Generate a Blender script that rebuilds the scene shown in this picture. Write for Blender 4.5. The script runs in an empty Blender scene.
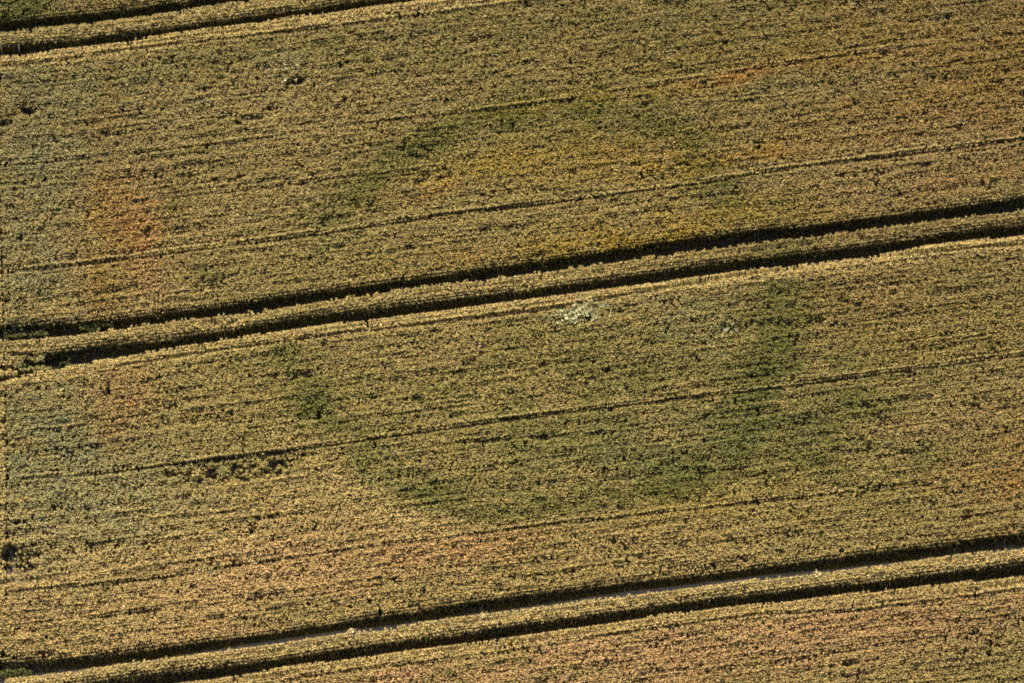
import bpy, math
import numpy as np

# ------------------------------------------------------------------ camera, sky, sun, exposure
W, H = 1024, 683
TILT = math.radians(35.0)
DIST = 381.0
FPX = 6480.0
TOP = 0.85                                   # height of the crop canopy
scene = bpy.context.scene
col = scene.collection
CAM = np.array([0.0, -DIST * math.sin(TILT), TOP + DIST * math.cos(TILT)])
cd = bpy.data.cameras.new('camera')
cam = bpy.data.objects.new('camera', cd)
col.objects.link(cam)
cam.location = CAM
cam.rotation_euler = (TILT, 0, 0)
cd.sensor_width = 36.0
cd.lens = 36.0 * FPX / W
cd.clip_start = 1.0
cd.clip_end = 5000.0
scene.camera = cam

SUN_EL = math.radians(30.0)
SUN_AZ = math.radians(-14.0)                 # measured from +Y (top of the picture) towards +X
sdir = np.array([math.sin(SUN_AZ) * math.cos(SUN_EL), math.cos(SUN_AZ) * math.cos(SUN_EL), math.sin(SUN_EL)])
world = bpy.data.worlds.new('World')
scene.world = world
world.use_nodes = True
wn = world.node_tree
sky = wn.nodes.new('ShaderNodeTexSky')
sky.sky_type = 'NISHITA'
sky.sun_disc = False
sky.sun_elevation = SUN_EL
sky.sun_rotation = SUN_AZ
sky.air_density = 0.7
sky.dust_density = 0.6
sky.ozone_density = 0.2
bg = wn.nodes['Background']
wn.links.new(sky.outputs[0], bg.inputs[0])
bg.inputs[1].default_value = 0.05
sl = bpy.data.lights.new('sun', 'SUN')
sl.energy = 5.0
sl.angle = math.radians(0.5)
sl.color = (1.0, 0.885, 0.69)
sun = bpy.data.objects.new('sun', sl)
col.objects.link(sun)
from mathutils import Vector
sun.rotation_euler = Vector(sdir).to_track_quat('Z', 'Y').to_euler()
sun.location = (0, 60, 80)
vs = scene.view_settings
vs.view_transform = 'Standard'
vs.look = 'None'
vs.exposure = 1.88
vs.gamma = 1.0
vs.use_curve_mapping = False
scene.render.engine = 'CYCLES'
scene.cycles.max_bounces = 5
scene.cycles.diffuse_bounces = 1
scene.cycles.transmission_bounces = 2
scene.cycles.glossy_bounces = 1
scene.cycles.use_denoising = False
scene.cycles.pixel_filter_type = 'BLACKMAN_HARRIS'
scene.cycles.filter_width = 1.85
scene.cycles.caustics_reflective = False
scene.cycles.caustics_refractive = False

rng = np.random.default_rng(7)
CT, ST = math.cos(TILT), math.sin(TILT)


def to_px(x, y, z=TOP):
    dx, dy, dz = x - CAM[0], y - CAM[1], z - CAM[2]
    depth = dy * ST - dz * CT
    up = dy * CT + dz * ST
    return W / 2 + FPX * dx / depth, H / 2 - FPX * up / depth


def to_ground(px, py, z=TOP):
    px = np.asarray(px, float); py = np.asarray(py, float)
    a = (px - W / 2) / FPX
    b = (H / 2 - py) / FPX
    dy = ST + b * CT
    dz = -CT + b * ST
    t = (z - CAM[2]) / dz
    return CAM[0] + a * t, CAM[1] + dy * t


# ------------------------------------------------------------------ numpy noise
def vnoise(x, y, seed=0):
    xi = np.floor(x).astype(np.int64); yi = np.floor(y).astype(np.int64)
    fx = x - xi; fy = y - yi
    fx = fx * fx * (3 - 2 * fx); fy = fy * fy * (3 - 2 * fy)

    def h(a, b):
        n = (a * 374761393 + b * 668265263 + seed * 982451653) & 0xFFFFFFFF
        n = ((n ^ (n >> 13)) * 1274126177) & 0xFFFFFFFF
        return ((n ^ (n >> 16)) & 0xFFFF) / 65535.0
    return ((h(xi, yi) * (1 - fx) + h(xi + 1, yi) * fx) * (1 - fy)
            + (h(xi, yi + 1) * (1 - fx) + h(xi + 1, yi + 1) * fx) * fy)


def fbm(x, y, seed=0, octs=4):
    s = 0; a = 0.5; t = 0
    for i in range(octs):
        s = s + a * vnoise(x * 2 ** i + 17.3 * i, y * 2 ** i - 9.1 * i, seed + i)
        t += a; a *= 0.55
    return s / t - 0.5


# ------------------------------------------------------------------ measured lines of the field
# wheel tracks, as seen at canopy height: x, upper edge, lower edge
def line(pts):
    p = np.array(pts, float)
    return p

TR = {
 'E': line([(-260,52,65),(0,17.5,30.7),(75,13,22.5),(150,3,13.5),(225,-9,1),(400,-32,-22),(700,-72,-61),(1024,-112,-101),(1300,-146,-135)]),
 'F': line([(-260,77,89),(0,43,55),(75,37,46.5),(150,27,35.5),(225,17.5,25.6),(300,6.5,14.3),(375,-3,5),(450,-13,-5),(700,-48,-38),(1024,-90,-80),(1300,-124,-113)]),
 'A': line([(-260,358,370),(-20,326,341),(22,322,338),(75,320,333),(150,313.5,322.5),(225,302,313),(300,292,303.5),(375,282,291.5),(450,271,282),(525,260,272.5),(600,249,262.3),(675,238,252.5),(750,228,242.5),(825,223-1.5,233.5),(900,212,223.5),(949,205,217.5),(1024,194.5,208),(1300,158,171)]),
 'B': line([(-260,402,402.5),(-20,370,370.5),(6,366,367),(22,357,371),(60,349,367),(100,342.5,358),(150,339,350),(225,328,338.3),(300,314.5,326.5),(375,306,317.6),(450,297,308),(525,288,298),(600,277,288.5),(675,266,278),(750,256.5,268.5),(825,248,259),(900,238.5,249),(949,230.5,240.5),(1024,222,234),(1300,184,196)]),
 'C': line([(-260,690,708),(0,659,678.5),(75,655,669.5),(150,647,657.7),(225,637,648.5),(300,625.5,638),(375,615,628),(450,603,616.5),(525,593,607.5),(600,583.5,597.5),(675,575,588),(750,566,579),(825,557,571.5),(900,547.5,561),(949,541.5,554),(1024,531,547),(1300,492,508)]),
 'D': line([(-260,724,738),(0,691,704),(75,682,696),(150,672,687),(225,663,676),(300,653.5,663.5),(375,642,654.5),(450,633,643),(525,622,634),(600,612,623),(675,601,611.5),(750,592,603.5),(825,584.5,595.5),(900,576,587.5),(949,570,581.5),(1024,561,575),(1300,524,537)]),
}

# thin drilling seams: polyline, strength
SEAMS = [
 ([(-20,167),(110,153),(240,140),(342,123),(510,106),(640,86),(760,66),(870,50),(1024,31),(1100,22)], 0.48),
 ([(130,200),(190,194),(342,176),(420,168)], 0.35),
 ([(-20,273),(60,265),(110,259),(250,241),(342,229),(450,212),(560,200),(684,184),(800,165),(960,146),(1024,137),(1100,128)], 0.85),
 ([(120,364),(150,358),(230,346),(342,331),(450,319),(560,305),(700,279),(860,256),(1024,241),(1100,232)], 0.72),
 ([(20,477),(100,472),(250,454),(400,433),(560,411),(640,401),(760,388),(870,373),(1024,353),(1100,345)], 0.8),
 ([(340,447),(480,439),(620,430),(700,420)], 0.3),
 ([(10,590),(150,578),(250,562),(400,541),(460,534),(560,522),(640,513),(760,500),(850,490)], 0.62),
 ([(0,434),(60,428),(130,414),(160,410)], 0.4),
 ([(115,521),(180,515),(250,508)], 0.5),
 ([(90,616),(130,611),(160,608)], 0.45),
 ([(300,674),(480,655),(640,628),(760,612),(860,609),(1024,588),(1100,578)], 0.5),
 ([(-20,66),(60,58),(130,47),(240,35),(340,24),(440,11),(560,-4)], 0.6),
 ([(230,150),(300,143)], 0.35),
 ([(690,102),(760,98),(860,82)], 0.3),
]
SEAMS = [(np.array(p, float), s) for p, s in SEAMS]

# ripeness patches, brown and lime near the top also painting a vignette: cx, cy, rx, ry, slope(deg in picture), colour name, weight
COLS = {
 'base':   (0.490, 0.378, 0.152),
 'straw':  (0.640, 0.500, 0.215),
 'green':  (0.190, 0.205, 0.045),
 'lime':   (0.345, 0.300, 0.090),
 'grey':   (0.365, 0.340, 0.165),
 'gold':   (0.520, 0.375, 0.070),
 'orange': (0.540, 0.320, 0.100),
 'pink':   (0.590, 0.400, 0.190),
 'brown':  (0.440, 0.300, 0.095),
 'pale':   (0.560, 0.560, 0.360),
}
PATCH = [
 (50,130,110,130,0,'grey',0.55),(45,470,95,100,0,'grey',0.80),(40,230,70,60,0,'grey',0.50),
 (128,225,42,42,0,'orange',0.59),(118,262,32,40,0,'orange',0.34),(140,200,40,20,0,'brown',0.50),(104,285,12,25,0,'brown',0.60),(128,385,35,38,0,'orange',0.37),(118,420,18,45,0,'brown',0.40),
 (120,272,22,18,0,'lime',0.60),(172,205,14,22,0,'green',0.48),(215,265,30,14,7,'green',0.32),(150,290,30,20,0,'pink',0.40),
 (345,208,16,20,40,'green',0.23),(375,180,26,16,35,'green',0.23),(415,152,36,18,30,'green',0.21),(462,130,40,14,20,'green',0.23),(520,115,45,12,8,'green',0.19),(600,120,40,13,0,'green',0.48),
 (655,135,40,25,-25,'lime',0.60),(700,165,26,30,-60,'green',0.52),(720,200,18,26,90,'green',0.44),(590,135,60,22,5,'lime',0.50),(560,60,200,50,5,'lime',0.35),(430,30,120,30,5,'lime',0.40),(740,30,90,40,0,'lime',0.45),
 (575,98,75,7,7,'gold',0.56),(555,50,75,20,7,'gold',0.15),(735,76,45,6,9,'orange',0.56),(700,88,75,8,8,'gold',0.25),(500,170,94,10,10,'gold',0.46),(440,190,62,8,10,'orange',0.31),
 (690,165,38,10,8,'gold',0.56),(760,150,88,8,8,'orange',0.50),(640,158,62,14,5,'gold',0.43),(690,60,138,14,7,'gold',0.22),(650,235,112,20,7,'gold',0.59),(560,248,75,9,7,'gold',0.50),(720,215,75,20,8,'gold',0.31),(850,205,75,10,8,'gold',0.31),
 (482,250,25,8,7,'orange',0.43),(405,262,62,8,7,'gold',0.31),(330,262,80,20,8,'lime',0.30),
 (960,110,110,70,5,'pink',0.50),(1000,60,70,60,0,'brown',0.35),(880,185,60,16,7,'pink',0.35),(960,182,75,10,7,'orange',0.25),(880,110,60,10,8,'brown',0.30),(960,30,90,30,0,'brown',0.30),(820,80,60,20,7,'grey',0.40),
 (780,300,26,70,0,'green',0.48),(770,365,24,34,0,'green',0.60),(690,335,90,40,7,'lime',0.35),(880,300,80,45,5,'brown',0.45),(960,330,75,25,7,'gold',0.15),(985,290,60,40,0,'lime',0.25),
 (300,370,20,28,-60,'green',0.18),(318,402,16,18,-60,'green',0.38),(350,440,30,22,-40,'green',0.24),(395,468,48,16,-28,'green',0.34),(450,490,50,16,-12,'green',0.30),(540,500,75,16,3,'green',0.30),
 (620,480,90,30,5,'green',0.48),(720,445,110,40,8,'green',0.60),(800,415,80,30,7,'green',0.48),(640,440,120,26,7,'grey',0.45),(880,460,90,30,7,'green',0.36),(520,450,150,30,7,'lime',0.40),(900,500,120,25,7,'lime',0.50),(760,500,112,22,7,'gold',0.19),(660,505,75,14,7,'gold',0.22),
 (230,375,70,30,7,'lime',0.25),(430,385,150,30,7,'lime',0.30),(560,350,60,40,7,'lime',0.40),
 (915,424,65,9,7,'pink',0.70),(990,480,62,24,5,'orange',0.40),(1010,440,30,40,0,'brown',0.35),(970,545,75,10,7,'gold',0.22),
 (370,555,170,20,7,'pink',0.80),(480,545,125,16,7,'orange',0.25),(215,585,80,18,7,'pink',0.85),(330,500,90,30,7,'straw',0.45),(100,620,110,30,5,'straw',0.30),(160,500,60,30,7,'straw',0.35),(130,560,90,20,7,'straw',0.35),(60,600,90,30,7,'pink',0.30),
 (560,660,500,42,7,'pink',0.75),(760,630,260,26,7,'pink',0.55),(1015,655,60,40,0,'green',.18),(930,615,70,20,7,'brown',0.30),(700,670,60,20,7,'brown',0.25),
 (15,12,45,22,0,'green',0.76),(80,6,40,12,7,'lime',0.40),(110,2,25,6,0,'orange',0.31),(20,110,30,18,0,'brown',0.50),(100,118,30,12,0,'brown',0.45),(180,60,80,20,7,'lime',0.30),
 (283,70,26,28,-60,'pale',0.19),(460,175,60,5,7,'pale',0.07),(405,30,40,10,7,'grey',0.40),(760,85,40,12,7,'grey',0.40),
 (577,312,26,12,-7,'pale',0.30),(688,322,40,24,-30,'pale',0.14),(725,326,8,6,0,'pale',0.24),(640,300,60,10,7,'pale',0.09),
 (240,466,60,12,7,'green',0.28),(35,560,40,18,0,'grey',0.70),(30,100,60,30,0,'grey',0.30),
 (800,262,70,10,7,'green',0.00),
 (230,560,300,50,6,'pink',.40),(160,640,200,30,5,'pink',.35),(100,560,160,60,0,'straw',.3),(900,60,200,90,7,'brown',.22),(300,20,300,40,7,'lime',.3),(250,100,160,30,7,'straw',.2),(450,420,260,60,7,'lime',.2),(560,330,160,30,7,'lime',.2),(132,235,32,62,0,'pink',.60),(134,225,26,40,0,'orange',.6),(570,240,90,10,7,'gold',.1),(740,72,56,7,9,'orange',.7),(850,58,90,8,9,'orange',.35),(1000,90,60,50,0,'brown',.4),(520,160,80,8,8,'gold',.45),(640,150,60,7,8,'orange',.3),(575,96,70,7,8,'gold',.3),(112,265,12,30,0,'lime',.5),(100,240,10,40,0,'gold',.5),(600,98,90,6,7,'gold',.5),(760,152,90,8,8,'orange',.4),(900,60,150,60,7,'gold',.22),(560,665,520,24,7,'pink',.45),(120,500,90,50,0,'grey',.45),(640,160,120,24,7,'gold',.25),(500,165,60,8,9,'gold',.35),(690,160,90,9,7,'gold',.4),(118,250,22,50,0,'brown',.45),(122,395,20,40,0,'pink',.4),(104,150,14,90,0,'brown',.2),(640,400,170,60,7,'green',.28),(830,420,110,60,7,'green',.25),(520,150,130,30,7,'gold',.22),
]
ARCS = [   # curved crop mark of the buried ditch: polyline, half width, weight, colour
 ([(325,225),(345,203),(375,176),(435,141),(500,114),(566,102),(632,106),(672,124),(698,160),(722,190)], 20, .40, 'green'),
 ([(270,330),(287,350),(312,392),(332,432),(362,462),(408,490),(474,510),(566,510),(640,492),(700,462)], 18, .52, 'green'),
 ([(795,262),(788,300),(772,350),(770,385),(760,420)], 24, .32, 'green'),
 ([(102,20),(104,120),(106,200),(104,290),(106,380),(112,440)], 6, .30, 'brown'),
 ([(285,432),(320,470),(380,505),(440,525)], 12, .45, 'straw'),
]
HARD = [(297,78,6,3,8),(287,83,1.6,3,0),(545,436,6,1.8,5),(727,326,3,2,-30),(319,412,2,4,0),(251,528,3,2.6,-40),(66,496,2.5,2,0),(743,470,2,1.8,0),(108,387,1.8,4,0),(27,107,5,3,0),(1,119,5,2.4,0)]
GAPS = [([(-30,351),(26,351.5),(34,353)],1.5),([(-30,366),(24,365),(34,362)],1.6),([(-30,382),(0,378),(32,369.5)],2.0),([(-30,650),(0,652),(18,656.5)],1.5),([(378,603),(381,612)],1.3),([(413,610),(408,604),(418,602.5),(424,612)],1.0),([(366,318),(368,326)],1.2)]
HOLES = [  # cx, cy, rx, ry, slope, drop, thinning
 (240,468,58,10,7,0.20,0.44),(200,474,22,6,7,0.19,0.44),(275,462,20,7,7,0.25,0.50),(28,558,26,14,5,0.22,0.38),(10,555,6,16,0,0.44,0.81),(297,79,7,3.5,10,0.25,0.41),(286,82,3,8,0,0.17,0.28),
 (545,436,10,3.5,5,0.22,0.39),(726,326,5,3,-30,0.25,0.41),(319,412,5,7,0,0.17,0.28),(28,107,9,7,0,0.31,0.50),(3,119,8,4,0,0.22,0.33),(22,217,26,7,5,0.12,0.22),
 (480,440,16,3,5,0.14,0.22),(70,450,40,16,7,0.06,0.14),(108,386,4,9,0,0.19,0.28),(250,528,7,6,-40,0.22,0.28),(66,496,5,4,0,0.22,0.33),(300,440,60,16,7,0.03,0.07),(475,37,9,5,0,0.14,0.22),
 (575,318,22,9,-5,0.07,0.17),(215,282,14,7,0,0.12,0.19),(740,470,12,8,0,0.14,0.22),(820,494,50,7,7,0.08,0.14),(680,170,10,6,0,0.08,0.11),(716,115,5,5,0,0.14,0.22),
 (325,400,14,20,-60,0.07,0.14),(770,372,26,14,0,0.07,0.11),(420,152,30,7,20,0.08,0.14),(650,405,60,8,7,0.04,0.08),(700,440,80,24,7,0.04,0.08),(205,108,20,5,5,0.07,0.14),(240,113,30,5,5,0.18,0.31),
 (60,430,50,10,7,0.04,0.07),(140,612,25,5,5,0.07,0.14),(20,625,26,6,5,0.07,0.11),(100,545,40,8,7,0.06,0.08),(15,14,26,14,0,0.08,0.17),(990,640,34,36,0,0.06,0.11),(410,470,40,12,-28,0.06,0.11),
 (882,418,8,7,0,0.14,0.22),(210,300-12,20,6,0,0.07,0.11),(148,420,30,6,5,0.07,0.14),(690,70,8,5,0,0.11,0.17),
]


def ell(px, py, e, power=1.0):
    cx, cy, rx, ry, sl = e[:5]
    a = math.radians(-sl)
    dx, dy = px - cx, py - cy
    u = (dx * math.cos(a) + dy * math.sin(a)) / rx
    v = (-dx * math.sin(a) + dy * math.cos(a)) / ry
    return np.exp(-(u * u + v * v) * power)


def tint(x, y, px, py):
    """colour of the crop at a spot: ripeness, species, vigour, plus painted vignette and lit ridges"""
    n = len(x)
    c = np.tile(np.array(COLS['base']), (n, 1))
    wob = fbm(x * .45, y * .7, 31, 3)
    wob2 = fbm(x * 1.7, y * 2.6, 37, 3)
    wx = px + 30 * fbm(x * .30, y * .30, 51, 3); wy = py + 12 * fbm(x * .3, y * .3, 71, 3)
    # broad drift of ripeness
    b = np.clip(.5 + 1.6 * fbm(x * .09, y * .14, 5, 3), 0, 1)[:, None]
    c = c * (1 - .30 * b) + np.array(COLS['lime']) * .30 * b
    for p in PATCH:
        w = ell(wx, wy, p, .85) * p[6]
        w = np.clip(w * (1 + 2.6 * wob + 1.6 * wob2), 0, 1)[:, None]
        c = c * (1 - w) + np.array(COLS[p[5]]) * w
    for pts, hw_, wt, cn in ARCS:
        d = np.full(n, 1e9)
        for (x0, y0), (x1, y1) in zip(pts[:-1], pts[1:]):
            L2 = (x1 - x0) ** 2 + (y1 - y0) ** 2
            tt = np.clip(((wx - x0) * (x1 - x0) + (wy - y0) * (y1 - y0)) / L2, 0, 1)
            d = np.minimum(d, np.hypot(wx - x0 - tt * (x1 - x0), wy - y0 - tt * (y1 - y0)))
        w = np.clip(np.exp(-(d / hw_) ** 2) * wt * (1 + 2.4 * wob2 + 1.6 * wob), 0, 1)[:, None]
        c = c * (1 - w) + np.array(COLS[cn]) * w
    c = c * np.clip(1.10 - .00050 * np.clip(520 - py, 0, 560) - .00018 * np.clip(px - 450, 0, 620), .62, 1.10)[:, None]  # vignette painted into the crop colour: darker towards top and right
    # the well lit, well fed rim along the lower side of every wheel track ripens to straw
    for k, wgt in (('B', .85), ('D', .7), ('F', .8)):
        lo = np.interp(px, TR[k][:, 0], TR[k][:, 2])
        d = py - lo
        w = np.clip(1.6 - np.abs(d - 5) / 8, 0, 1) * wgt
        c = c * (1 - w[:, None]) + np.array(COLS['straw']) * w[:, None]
    for p_, s_ in SEAMS:
        d = py - np.interp(px, p_[:, 0], p_[:, 1])
        w = ((d < -.8) & (d > -4) & (px > p_[0, 0]) & (px < p_[-1, 0])) * .6 * s_  # raised row above each seam lightened in colour, as if catching the sun
        c = c * (1 - w[:, None]) + np.array(COLS['straw']) * w[:, None]
    for a_, b_, wgt in (('A', 'B', .5), ('C', 'D', .9), ('E', 'F', .5)):
        t = np.interp(px, TR[a_][:, 0], TR[a_][:, 2]); u = np.interp(px, TR[b_][:, 0], TR[b_][:, 1])
        w = ((py > t - 3) & (py < u + 3)) * wgt
        if a_ == 'A':
            w = w * np.clip((760 - px) / 200, 0, 1)
        c = c * (1 - w[:, None]) + np.array(COLS['straw']) * w[:, None]
    return c


def canopy(x, y, px, py):
    """height of the crop and share of plants missing"""
    h = TOP + .05 * fbm(x * .25, y * .4, 91, 2) + .10 * fbm(x * 1.6, y * 2.2, 93, 3)
    miss = np.clip(.27 - vnoise(x * 6.0, y * 2.3, 605), 0, .3) * 2.0
    calm = np.ones(len(x))
    st = fbm(x * .35, (y - .16 * x) * 3.2, 111, 3)          # faint banding along the drill rows
    h = h + .11 * st
    miss += np.clip((-.12 - st) * 1.6, 0, .5)
    cl = fbm(x * 1.1, y * 1.3, 131, 3)
    miss += np.clip((-.20 - cl) * 2.5, 0, .45)
    h = h - np.clip((-.19 - cl) * 1.0, 0, .25)
    for e in HOLES:
        w = ell(px + 5 * fbm(x * 1.3, y * 1.3, 141, 2), py + 4 * fbm(x * 1.3, y * 1.3, 143, 2), e)
        k = .55 + 2.2 * (vnoise(x * 2.6, y * 3.2, 151) - .35)
        h = h - e[5] * w * np.clip(k, 0, 1.6)
        miss += e[6] * w * np.clip(k, 0, 1.8)
    for p, s in SEAMS:
        ys = np.interp(px, p[:, 0], p[:, 1])
        inside = (px > p[0, 0]) & (px < p[-1, 0])
        d = py - ys
        on = np.clip(.75 + 1.8 * fbm(x * .4, 0 * y + len(p) * 3.3 + s * 9, 171, 3), .75, 1.1) * s
        miss += np.where(inside & (np.abs(d) < 1.0), on * .95, 0)
        h = h + np.where(inside & (d < -1.0) & (d > -3.8), .12 * on, 0)
        h = h - np.where(inside & (np.abs(d) < 1.9), .17 * on, 0)
        calm = np.where(inside & (np.abs(d) < 4.5), np.minimum(calm, 1 - .75 * s), calm)
    for e in HARD:
        w = ell(px, py, e, 1.0)
        miss += np.where(w > .37, 3.0, 0); h = h - .5 * w
    for p, g in GAPS:
        d = np.full(len(x), 1e9)
        for (x0, y0), (x1, y1) in zip(p[:-1], p[1:]):
            L2 = (x1 - x0) ** 2 + (y1 - y0) ** 2
            tt = np.clip(((px - x0) * (x1 - x0) + (py - y0) * (y1 - y0)) / L2, 0, 1)
            d = np.minimum(d, np.hypot(px - x0 - tt * (x1 - x0), py - y0 - tt * (y1 - y0)))
        miss += np.where(d < g, 3.0, 0)
    return h, miss, calm


# ------------------------------------------------------------------ materials
def nodes_mat(name):
    m = bpy.data.materials.new(name)
    m.use_nodes = True
    nt = m.node_tree
    nt.nodes.clear()
    return m, nt, nt.nodes, nt.links


def crop_material(name, transl=.28):
    m, nt, N, L = nodes_mat(name)
    out = N.new('ShaderNodeOutputMaterial')
    at = N.new('ShaderNodeAttribute'); at.attribute_name = 'tint'
    geo = N.new('ShaderNodeNewGeometry')
    nz = N.new('ShaderNodeTexNoise'); nz.inputs['Scale'].default_value = 9.0; nz.inputs['Detail'].default_value = 3.0
    L.new(geo.outputs['Position'], nz.inputs['Vector'])
    ramp = N.new('ShaderNodeMapRange'); ramp.inputs[1].default_value = .3; ramp.inputs[2].default_value = .7
    ramp.inputs[3].default_value = .82; ramp.inputs[4].default_value = 1.14
    L.new(nz.outputs['Fac'], ramp.inputs[0])
    mx = N.new('ShaderNodeVectorMath'); mx.operation = 'SCALE'
    L.new(at.outputs['Color'], mx.inputs[0]); L.new(ramp.outputs[0], mx.inputs['Scale'])
    d = N.new('ShaderNodeBsdfPrincipled')
    d.inputs['Roughness'].default_value = .62
    d.inputs['Specular IOR Level'].default_value = .25
    t = N.new('ShaderNodeBsdfTranslucent')
    L.new(mx.outputs[0], d.inputs['Base Color']); L.new(mx.outputs[0], t.inputs['Color'])
    mix = N.new('ShaderNodeMixShader'); mix.inputs[0].default_value = transl
    L.new(d.outputs[0], mix.inputs[1]); L.new(t.outputs[0], mix.inputs[2])
    L.new(mix.outputs[0], out.inputs[0])
    return m


def soil_material(name, c1, c2, scale):
    m, nt, N, L = nodes_mat(name)
    out = N.new('ShaderNodeOutputMaterial')
    geo = N.new('ShaderNodeNewGeometry')
    nz = N.new('ShaderNodeTexNoise'); nz.inputs['Scale'].default_value = scale; nz.inputs['Detail'].default_value = 6.0
    L.new(geo.outputs['Position'], nz.inputs['Vector'])
    r = N.new('ShaderNodeValToRGB')
    r.color_ramp.elements[0].position = .32; r.color_ramp.elements[1].position = .68
    r.color_ramp.elements[0].color = (*c1, 1); r.color_ramp.elements[1].color = (*c2, 1)
    L.new(nz.outputs['Fac'], r.inputs[0])
    b = N.new('ShaderNodeBump'); b.inputs['Strength'].default_value = .6; b.inputs['Distance'].default_value = .05
    L.new(nz.outputs['Fac'], b.inputs['Height'])
    d = N.new('ShaderNodeBsdfPrincipled'); d.inputs['Roughness'].default_value = .95
    d.inputs['Specular IOR Level'].default_value = .1
    L.new(r.outputs[0], d.inputs['Base Color']); L.new(b.outputs[0], d.inputs['Normal'])
    L.new(d.outputs[0], out.inputs[0])
    return m


CROP = crop_material('ripening_wheat')
SOIL = soil_material('dry_soil', (.05, .040, .03), (.09, .072, .052), 6)
TRACK_PALE = soil_material('pale_packed_soil', (.24, .215, .18), (.36, .325, .28), 9)
TRACK = soil_material('packed_soil', (.07, .064, .058), (.11, .10, .09), 9)


# ------------------------------------------------------------------ mesh from blades
def blades(name, X, Y, Htop, C, kinds, label, category, length=.5, nb=6, wid=.032, spread=.050, droop=.065, wscale=None, kind='stuff', group=None, mat=None, parent=None):
    """one mesh: nb leaning stems with nodding heads at every plant; X, Y plants, Htop top height, C colour"""
    n = len(X)
    if n == 0:
        return None
    B = n * nb
    r = lambda: rng.random(B).astype(np.float32)
    rep = lambda a: np.repeat(np.asarray(a, np.float32), nb)
    x = rep(X); y = rep(Y); h = rep(Htop)
    ln = rep(length) if np.ndim(length) else np.full(B, length, np.float32)
    ws = rep(wscale) if wscale is not None else 1.0
    a = r() * 2 * np.pi
    rad = np.sqrt(r()) * spread * ws
    ht = h + (r() - .7) * .07 - (rad / (spread * ws)) ** 2 * .05
    bx = x + np.cos(a) * rad * .45; by = y + np.sin(a) * rad * .45; bz = np.maximum(ht - ln, 0.0)
    la = a + (r() - .5) * 2.2
    kx = x + np.cos(a) * rad; ky = y + np.sin(a) * rad; kz = ht - .085 - .03 * r()
    dr = droop * (.35 + r())
    tx = kx + np.cos(la) * dr; ty = ky + np.sin(la) * dr; tz = kz + .05 - .07 * r() * (dr / droop)
    wa = la + np.pi / 2 + (r() - .5) * 1.8
    hw = (wid * (.6 + .8 * r())) * ws * .5
    wx, wy = np.cos(wa) * hw, np.sin(wa) * hw
    V = np.empty((B, 5, 3), np.float32)
    V[:, 0] = np.stack([bx - wx * .6, by - wy * .6, bz], 1)
    V[:, 1] = np.stack([bx + wx * .6, by + wy * .6, bz], 1)
    V[:, 2] = np.stack([kx + wx, ky + wy, kz], 1)
    V[:, 3] = np.stack([kx - wx, ky - wy, kz], 1)
    V[:, 4] = np.stack([tx, ty, tz], 1)
    cc = np.repeat(np.asarray(C, np.float32), nb, axis=0)
    cc = cc * np.repeat(.80 + .40 * rng.random(n), nb)[:, None]
    cc = cc * (.90 + .20 * r())[:, None]
    # some stems riper, some greener than their neighbours
    hue = (r() - .5)[:, None]
    cc = cc * (1 + hue * np.array([.22, .0, -.25], np.float32))
    col4 = np.ones((B, 5, 4), np.float32)
    col4[:, :, :3] = np.clip(cc, .01, .8)[:, None, :]
    stem_shade = np.array([.55, .66, .50], np.float32)         # stalks greener than the heads, and darkened low down as painted shade
    col4[:, 0:2, :3] *= stem_shade
    me = bpy.data.meshes.new(name)
    me.vertices.add(B * 5)
    me.vertices.foreach_set('co', V.ravel())
    base = (np.arange(B, dtype=np.int32) * 5)[:, None]
    li = (base + np.array([0, 1, 2, 3, 3, 2, 4], np.int32)).ravel()
    me.loops.add(len(li))
    me.loops.foreach_set('vertex_index', li)
    me.polygons.add(B * 2)
    st = (np.arange(B, dtype=np.int32) * 7)[:, None] + np.array([0, 4], np.int32)
    me.polygons.foreach_set('loop_start', st.ravel())
    at = me.attributes.new('tint', 'FLOAT_COLOR', 'POINT')
    at.data.foreach_set('color', col4.ravel())
    me.update(calc_edges=True)
    me.materials.append(mat or CROP)
    o = bpy.data.objects.new(name, me)
    col.objects.link(o)
    if parent is not None:
        o.parent = parent
    if kind:
        o['kind'] = kind
    if label:
        o['label'] = label
        o['category'] = category
    if group:
        o['group'] = group
    return o


# ------------------------------------------------------------------ plants of the whole field
ROW, STEP = .165, .088
# course of the drill rows: that of the middle wheel track
gx, gy = to_ground(TR['A'][:, 0], TR['A'][:, 2])
sx = np.linspace(-60, 60, 400)
sy = np.interp(sx, gx, gy, left=None, right=None)
sl_ = (gy[-1] - gy[0]) / (gx[-1] - gx[0])
sy = np.where(sx < gx[0], gy[0] + (sx - gx[0]) * sl_, sy)
sy = np.where(sx > gx[-1], gy[-1] + (sx - gx[-1]) * sl_, sy)
kern = np.hanning(25); kern /= kern.sum()
pad = np.concatenate([sy[0] + (np.arange(-12, 0)) * (sy[1] - sy[0]), sy, sy[-1] + np.arange(1, 13) * (sy[-1] - sy[-2])])
sy = np.convolve(pad, kern, 'valid')
rowline = lambda x: np.interp(x, sx, sy)

MARG = 45                                     # pixels of full-density field beyond the frame
X, Y, WS = [], [], []
us = np.arange(-34, 34, STEP)
ks = np.arange(-280, 300)
UU, KK = np.meshgrid(us, ks)
UU = UU.ravel() + rng.uniform(-.5, .5, UU.size) * STEP
KK = KK.ravel()
yy = rowline(UU) + KK * ROW + rng.normal(0, .014, UU.size) + .03 * fbm(UU * .8, KK * .9, 77, 2)
PX, PY = to_px(UU, yy)
keep = (PX > -MARG) & (PX < W + MARG) & (PY > -MARG) & (PY < H + MARG)
X, Y, PX, PY = UU[keep], yy[keep], PX[keep], PY[keep]
WS = np.ones(len(X))
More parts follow.
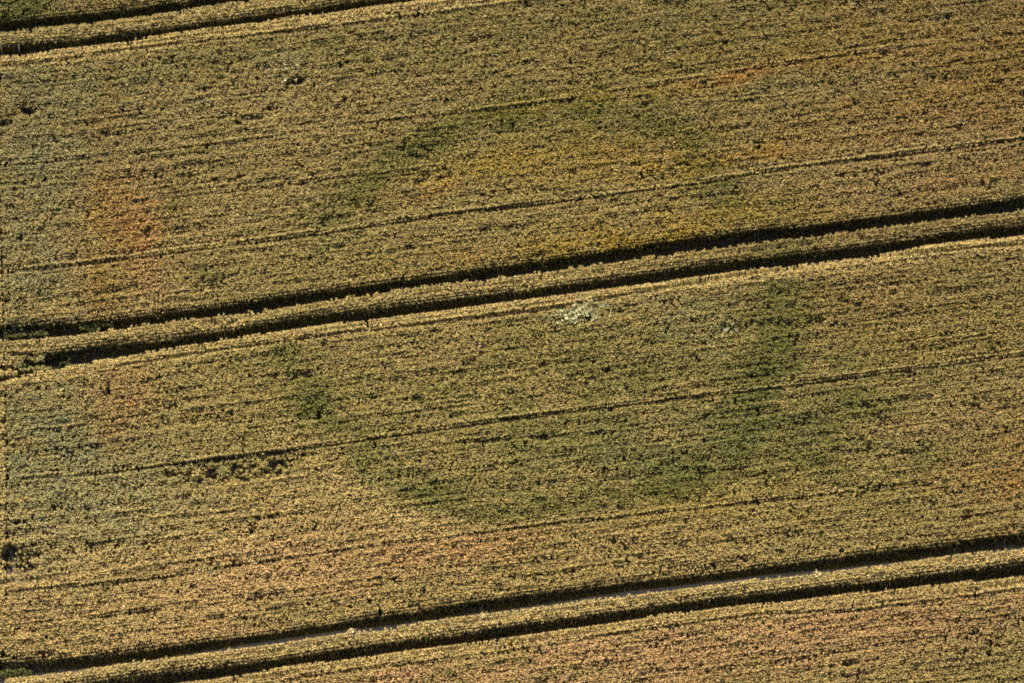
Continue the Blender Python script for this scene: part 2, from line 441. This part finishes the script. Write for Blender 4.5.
# coarser, wider plants further out on all sides
us = np.arange(-48, 48, STEP * 2.2); ks = np.arange(-400, 420, 2)
UU, KK = np.meshgrid(us, ks)
UU = UU.ravel() + rng.uniform(-.5, .5, UU.size) * STEP * 2
yy = rowline(UU) + KK.ravel() * ROW
ax, ay = to_px(UU, yy)
keep = ~((ax > -MARG) & (ax < W + MARG) & (ay > -MARG) & (ay < H + MARG)) & (ax > -250) & (ax < W + 250) & (ay > -250) & (ay < H + 250)
X = np.concatenate([X, UU[keep]]); Y = np.concatenate([Y, yy[keep]])
PX = np.concatenate([PX, ax[keep]]); PY = np.concatenate([PY, ay[keep]])
WS = np.concatenate([WS, np.full(keep.sum(), 2.0)])

HH, MISS, CALM = canopy(X, Y, PX, PY)
alive = rng.random(len(X)) > MISS * .92

# cut the wheel tracks
jit = 1.0 * fbm(X * 1.3, Y * 1.3, 201, 2) + rng.normal(0, .35, len(X))
edge = np.full(len(X), 99.0)                  # distance (px) to the nearest track edge
edges = {}
for k in TR:
    t = np.interp(PX, TR[k][:, 0], TR[k][:, 1]); b = np.interp(PX, TR[k][:, 0], TR[k][:, 2])
    edges[k] = (t, b)
    inside = (PY > t - .2 + .7 * jit) & (PY < b + .2 + .55 * jit) & (b - t > 2)
    alive &= ~inside
    edge = np.minimum(edge, np.where(PY < (t + b) / 2, np.abs(PY - t), np.abs(PY - b)))

# seam between the field and the strip along its left end (cross-drilled headland)
seam_pts = np.array([(-1, -60), (-1, 200), (1, 240), (3, 300), (4, 340), (5, 400), (6.5, 440), (6.5, 500), (6.3, 560), (5, 620), (1, 650), (-6, 760)], float)
sxp = np.interp(PY, seam_pts[:, 1], seam_pts[:, 0])
on = .3 + .5 * (vnoise(Y * .35, Y * 0, 211) > .35)
dark = (np.abs(PX - sxp) < 1.1) & (rng.random(len(X)) < on)
alive &= ~dark
HEAD = PX < sxp

X, Y, PX, PY, WS, HH, HEAD, edge, CALM = [a[alive] for a in (X, Y, PX, PY, WS, HH, HEAD, edge, CALM)]
edges = {k: (a[alive], b[alive]) for k, (a, b) in edges.items()}
K = np.rint((Y - rowline(X)) / ROW)
CALM = CALM * np.clip(edge / 7, .22, 1)
HH = HH + CALM * (rng.normal(0, .022, len(HH)) + .21 * (vnoise(X * 7.0, Y * 2.3, 605) - .5) + .13 * (vnoise(X * .22, K * 7.31, 601) - .5) + .10 * (vnoise(X * 1.7, K * 3.7, 603) - .5))
for k in edges:                               # the crop slumps a little along the lower margin of each stand
    d = edges[k][0] - PY
    HH = HH - .18 * np.clip(1 - d / 5.0, 0, 1) ** 1.3 * (d > -4)
    d = PY - edges[k][1]
    HH = HH + .06 * ((d > -3) & (d < 4))
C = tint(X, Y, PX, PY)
C[HEAD] = C[HEAD] * .4 + np.array(COLS['straw']) * .6
LEN = np.where(edge < 9, .86, .42)
LEN = np.where((np.abs(PX - np.interp(PY, seam_pts[:, 1], seam_pts[:, 0])) < 5), .86, LEN)

mid = {k: (edges[k][0] + edges[k][1]) / 2 for k in edges}
regions = [
 ('wheat_crop', (PY < mid['E']) & ~HEAD, 'dark green wheat in the top left corner, above the uppermost pair of wheel tracks'),
 ('wheat_strip', (PY >= mid['E']) & (PY < mid['F']) & ~HEAD, 'narrow tan wheat strip between the uppermost pair of wheel tracks'),
 ('wheat_crop', (PY >= mid['F']) & (PY < mid['A']) & ~HEAD, 'olive wheat block with golden and orange streaks, above the middle wheel tracks'),
 ('wheat_strip', (PY >= mid['A']) & (PY < mid['B']) & ~HEAD, 'narrow wheat strip between the middle pair of wheel tracks, greener towards the right'),
 ('wheat_crop', (PY >= mid['B']) & (PY < mid['C']) & ~HEAD, 'wheat block with a dark green curved crop mark, between middle and lowest wheel tracks'),
 ('wheat_strip', (PY >= mid['C']) & (PY < mid['D']) & ~HEAD, 'bright straw wheat strip between the lowest pair of wheel tracks'),
 ('wheat_crop', (PY >= mid['D']) & ~HEAD, 'pinkish tan wheat along the bottom edge, below the lowest wheel tracks'),
 ('headland_wheat', HEAD, 'thin pale wheat sliver at the far left edge, beyond the upright seam'),
]
NB = 8
TLABR = {'E': 'uppermost', 'F': 'second', 'A': 'third', 'B': 'fourth', 'C': 'fifth', 'D': 'lowest'}
for nm, msk, lab in regions:
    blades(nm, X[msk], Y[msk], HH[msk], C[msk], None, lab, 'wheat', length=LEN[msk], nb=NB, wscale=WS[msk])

# ------------------------------------------------------------------ shorter plants leaning into the tracks along their upper rims, rut shade painted into their colour
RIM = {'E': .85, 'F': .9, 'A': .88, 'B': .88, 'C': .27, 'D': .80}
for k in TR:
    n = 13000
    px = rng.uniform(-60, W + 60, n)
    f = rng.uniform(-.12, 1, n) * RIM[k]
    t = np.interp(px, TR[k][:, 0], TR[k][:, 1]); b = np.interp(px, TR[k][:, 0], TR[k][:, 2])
    if k == 'C':                              # bare soil shows along two stretches only
        open_ = np.clip(1.5 - np.abs(px - 290) / 110, 0, 1) + np.clip(1.5 - np.abs(px - 700) / 150, 0, 1)
        f = f * (1 + 1.0 * (1 - np.clip(open_, 0, 1)))
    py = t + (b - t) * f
    ok = (py > -30) & (py < H + 30)
    px, py, f = px[ok], py[ok], f[ok]
    ax, ay = to_ground(px, py)
    ok = rng.random(len(ax)) < .6 + .4 * (vnoise(ax * 2.2, ay * 2.2, 501) > .4)
    ax, ay, px, py, f = ax[ok], ay[ok], px[ok], py[ok], f[ok]
    c = tint(ax, ay, px, py) * .2 + np.array((.065, .068, .028)) * .8  # near-black mix stands in for the deep shade of the ruts
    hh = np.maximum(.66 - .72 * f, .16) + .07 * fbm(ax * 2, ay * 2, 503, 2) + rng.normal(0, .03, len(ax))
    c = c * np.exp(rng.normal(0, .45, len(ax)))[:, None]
    blades('shade_tinted_wheat_rim', ax, ay, hh, c, None, 'short wheat, colour darkened as shade, leaning into the ' + TLABR[k] + ' wheel track from its upper side', 'wheat', length=.75, nb=4, wid=.022, spread=.03, droop=.03)

# ------------------------------------------------------------------ green regrowth in the overgrown track ends
def regrowth(name, polys, n, h, colr, label):
    xs, ys, hs = [], [], []
    for (x0, x1, k, f0, f1) in polys:
        px = rng.uniform(x0, x1, n)
        f = rng.uniform(f0, f1, n)
        t = np.interp(px, TR[k][:, 0], TR[k][:, 1]); b = np.interp(px, TR[k][:, 0], TR[k][:, 2])
        ax, ay = to_ground(px, t + (b - t) * f)
        keep = rng.random(n) < (vnoise(ax * 1.3, ay * 3, 301) > .42)
        xs.append(ax[keep]); ys.append(ay[keep])
        hs.append(h + .15 * fbm(ax[keep] * 1.5, ay[keep] * 1.5, 303, 2) + rng.normal(0, .05, keep.sum()))
    xs, ys, hs = map(np.concatenate, (xs, ys, hs))
    c = np.tile(np.array(colr), (len(xs), 1)) * rng.uniform(.7, 1.2, (len(xs), 1))
    blades(name, xs, ys, hs, c, None, label, 'wheat', length=.6, nb=5)

regrowth('regrown_wheat', [(4, 112, 'A', .10, .6)], 420, .52, (.17, .18, .06), 'short green regrowth in the left end of the middle upper wheel track')
regrowth('regrown_wheat', [(14, 44, 'B', .0, .4), (18, 50, 'B', .6, .95)], 160, .70, (.38, .35, .14), 'ragged rows of tan regrowth where the middle tracks end at left')
regrowth('regrown_wheat', [(12, 70, 'B', .05, .9)], 260, .45, (.15, .18, .06), 'sparse dark green shoots in the left end of the middle lower wheel track')
regrowth('regrown_wheat', [(-30, 32, 'C', .35, .7)], 300, .50, (.15, .16, .05), 'low green regrowth at the left end of the lowest wheel tracks')

# ------------------------------------------------------------------ ground and tracks
def sheet(name, corners, z, mat, label=None, cat=None):
    me = bpy.data.meshes.new(name)
    me.from_pydata([(x, y, z) for x, y in corners], [], [tuple(range(len(corners)))])
    me.materials.append(mat)
    o = bpy.data.objects.new(name, me); col.objects.link(o)
    o['kind'] = 'structure'
    return o

sheet('ground', [(-900, -900), (900, -900), (900, 900), (-900, 900)], 0.0, SOIL)

for k in TR:
    pxs = np.linspace(-250, W + 250, 160)
    t = np.interp(pxs, TR[k][:, 0], TR[k][:, 1]); b = np.interp(pxs, TR[k][:, 0], TR[k][:, 2])
    x0, y0 = to_ground(pxs, t); x1, y1 = to_ground(pxs, b)
    vs_, fs = [], []
    n = len(pxs); m = 7
    for j in range(m):
        f = j / (m - 1)
        dip = -.0 + .05 * (abs(f - .5) * 2) ** 2 + .006
        for i in range(n):
            w = .01 * math.sin(x0[i] * 9 + j) if 0 < j < m - 1 else 0
            vs_.append((x0[i] * (1 - f) + x1[i] * f, y0[i] * (1 - f) + y1[i] * f, dip + abs(w)))
    for j in range(m - 1):
        for i in range(n - 1):
            a = j * n + i
            fs.append((a, a + n, a + n + 1, a + 1))
    me = bpy.data.meshes.new('wheel_track'); me.from_pydata(vs_, [], fs); me.materials.append(TRACK_PALE if k == 'C' else TRACK)
    o = bpy.data.objects.new('wheel_track', me); col.objects.link(o)
    o['kind'] = 'structure'
    o['label'] = TLABR[k] + ' bare wheel track through the wheat, counted from the top'
    o['category'] = 'track'

# ------------------------------------------------------------------ pale weeds standing in the crop
WEED = crop_material('pale_weed_leaves', .2)
for (cx, cy, rx, ry, n, lab) in [
    (578, 311, 36, 14, 420, 'pale grey green weed patch just below the middle wheel tracks'),
    (729, 327, 10, 5, 60, 'tiny fleck of pale weeds beside a dark hole, right of centre below the middle wheel tracks'),
    (288, 66, 22, 26, 60, 'pale green weed cluster beside a dark hole near the top left'),
]:
    ang = rng.uniform(0, 2 * np.pi, n); rr = np.sqrt(rng.random(n))
    ax, ay = to_ground(cx + np.cos(ang) * rr * rx, cy + np.sin(ang) * rr * ry)
    keep = (rng.random(n) > rr ** 2 * .8) & (fbm(ax * 1.6, ay * 2.2, 401, 3) > .02)
    ax, ay = ax[keep], ay[keep]
    c = np.tile(np.array((.66, .65, .38)), (len(ax), 1)) * rng.uniform(.7, 1.1, (len(ax), 1))
    blades('weed_patch', ax, ay, .87 + rng.normal(0, .04, len(ax)), c, None, lab, 'weeds', length=.4, nb=8, wid=.040, spread=.075, droop=.08, mat=WEED)

# ------------------------------------------------------------------ single stray plants leaning over the bare tracks
STRAW = crop_material('ripe_straw', .3)
def stray(px, py, h, lab, n=16):
    bx, by = to_ground(px, py)
    root = bpy.data.objects.new('wheat_plant', None); col.objects.link(root)
    root.location = (float(bx), float(by), 0)
    root['label'] = lab; root['category'] = 'wheat plant'; root['group'] = 'stray wheat plants at the lower wheel tracks'
    zero = np.zeros(n)
    c = np.tile(np.array((.60, .48, .25)), (n, 1))
    blades('stalk', zero + rng.normal(0, .03, n), zero + rng.normal(0, .03, n), zero + h, c, None, None, None, length=h, nb=2, wid=.02, spread=.12, droop=.05, kind=None, parent=root, mat=STRAW)
    blades('seed_head', zero + rng.normal(0, .07, n), zero + rng.normal(0, .07, n), zero + h + .04, c * 1.1, None, None, None, length=.14, nb=3, wid=.045, spread=.08, droop=.09, kind=None, parent=root, mat=STRAW)

stray(817, 573, .95, 'bright stray wheat plant rising above the strip edge, right of centre in the lowest tracks')
stray(351, 630, .92, 'stray wheat plant poking into the fifth wheel track, left of centre')
stray(483, 614, .90, 'small stray wheat plant on the strip edge below the field centre')
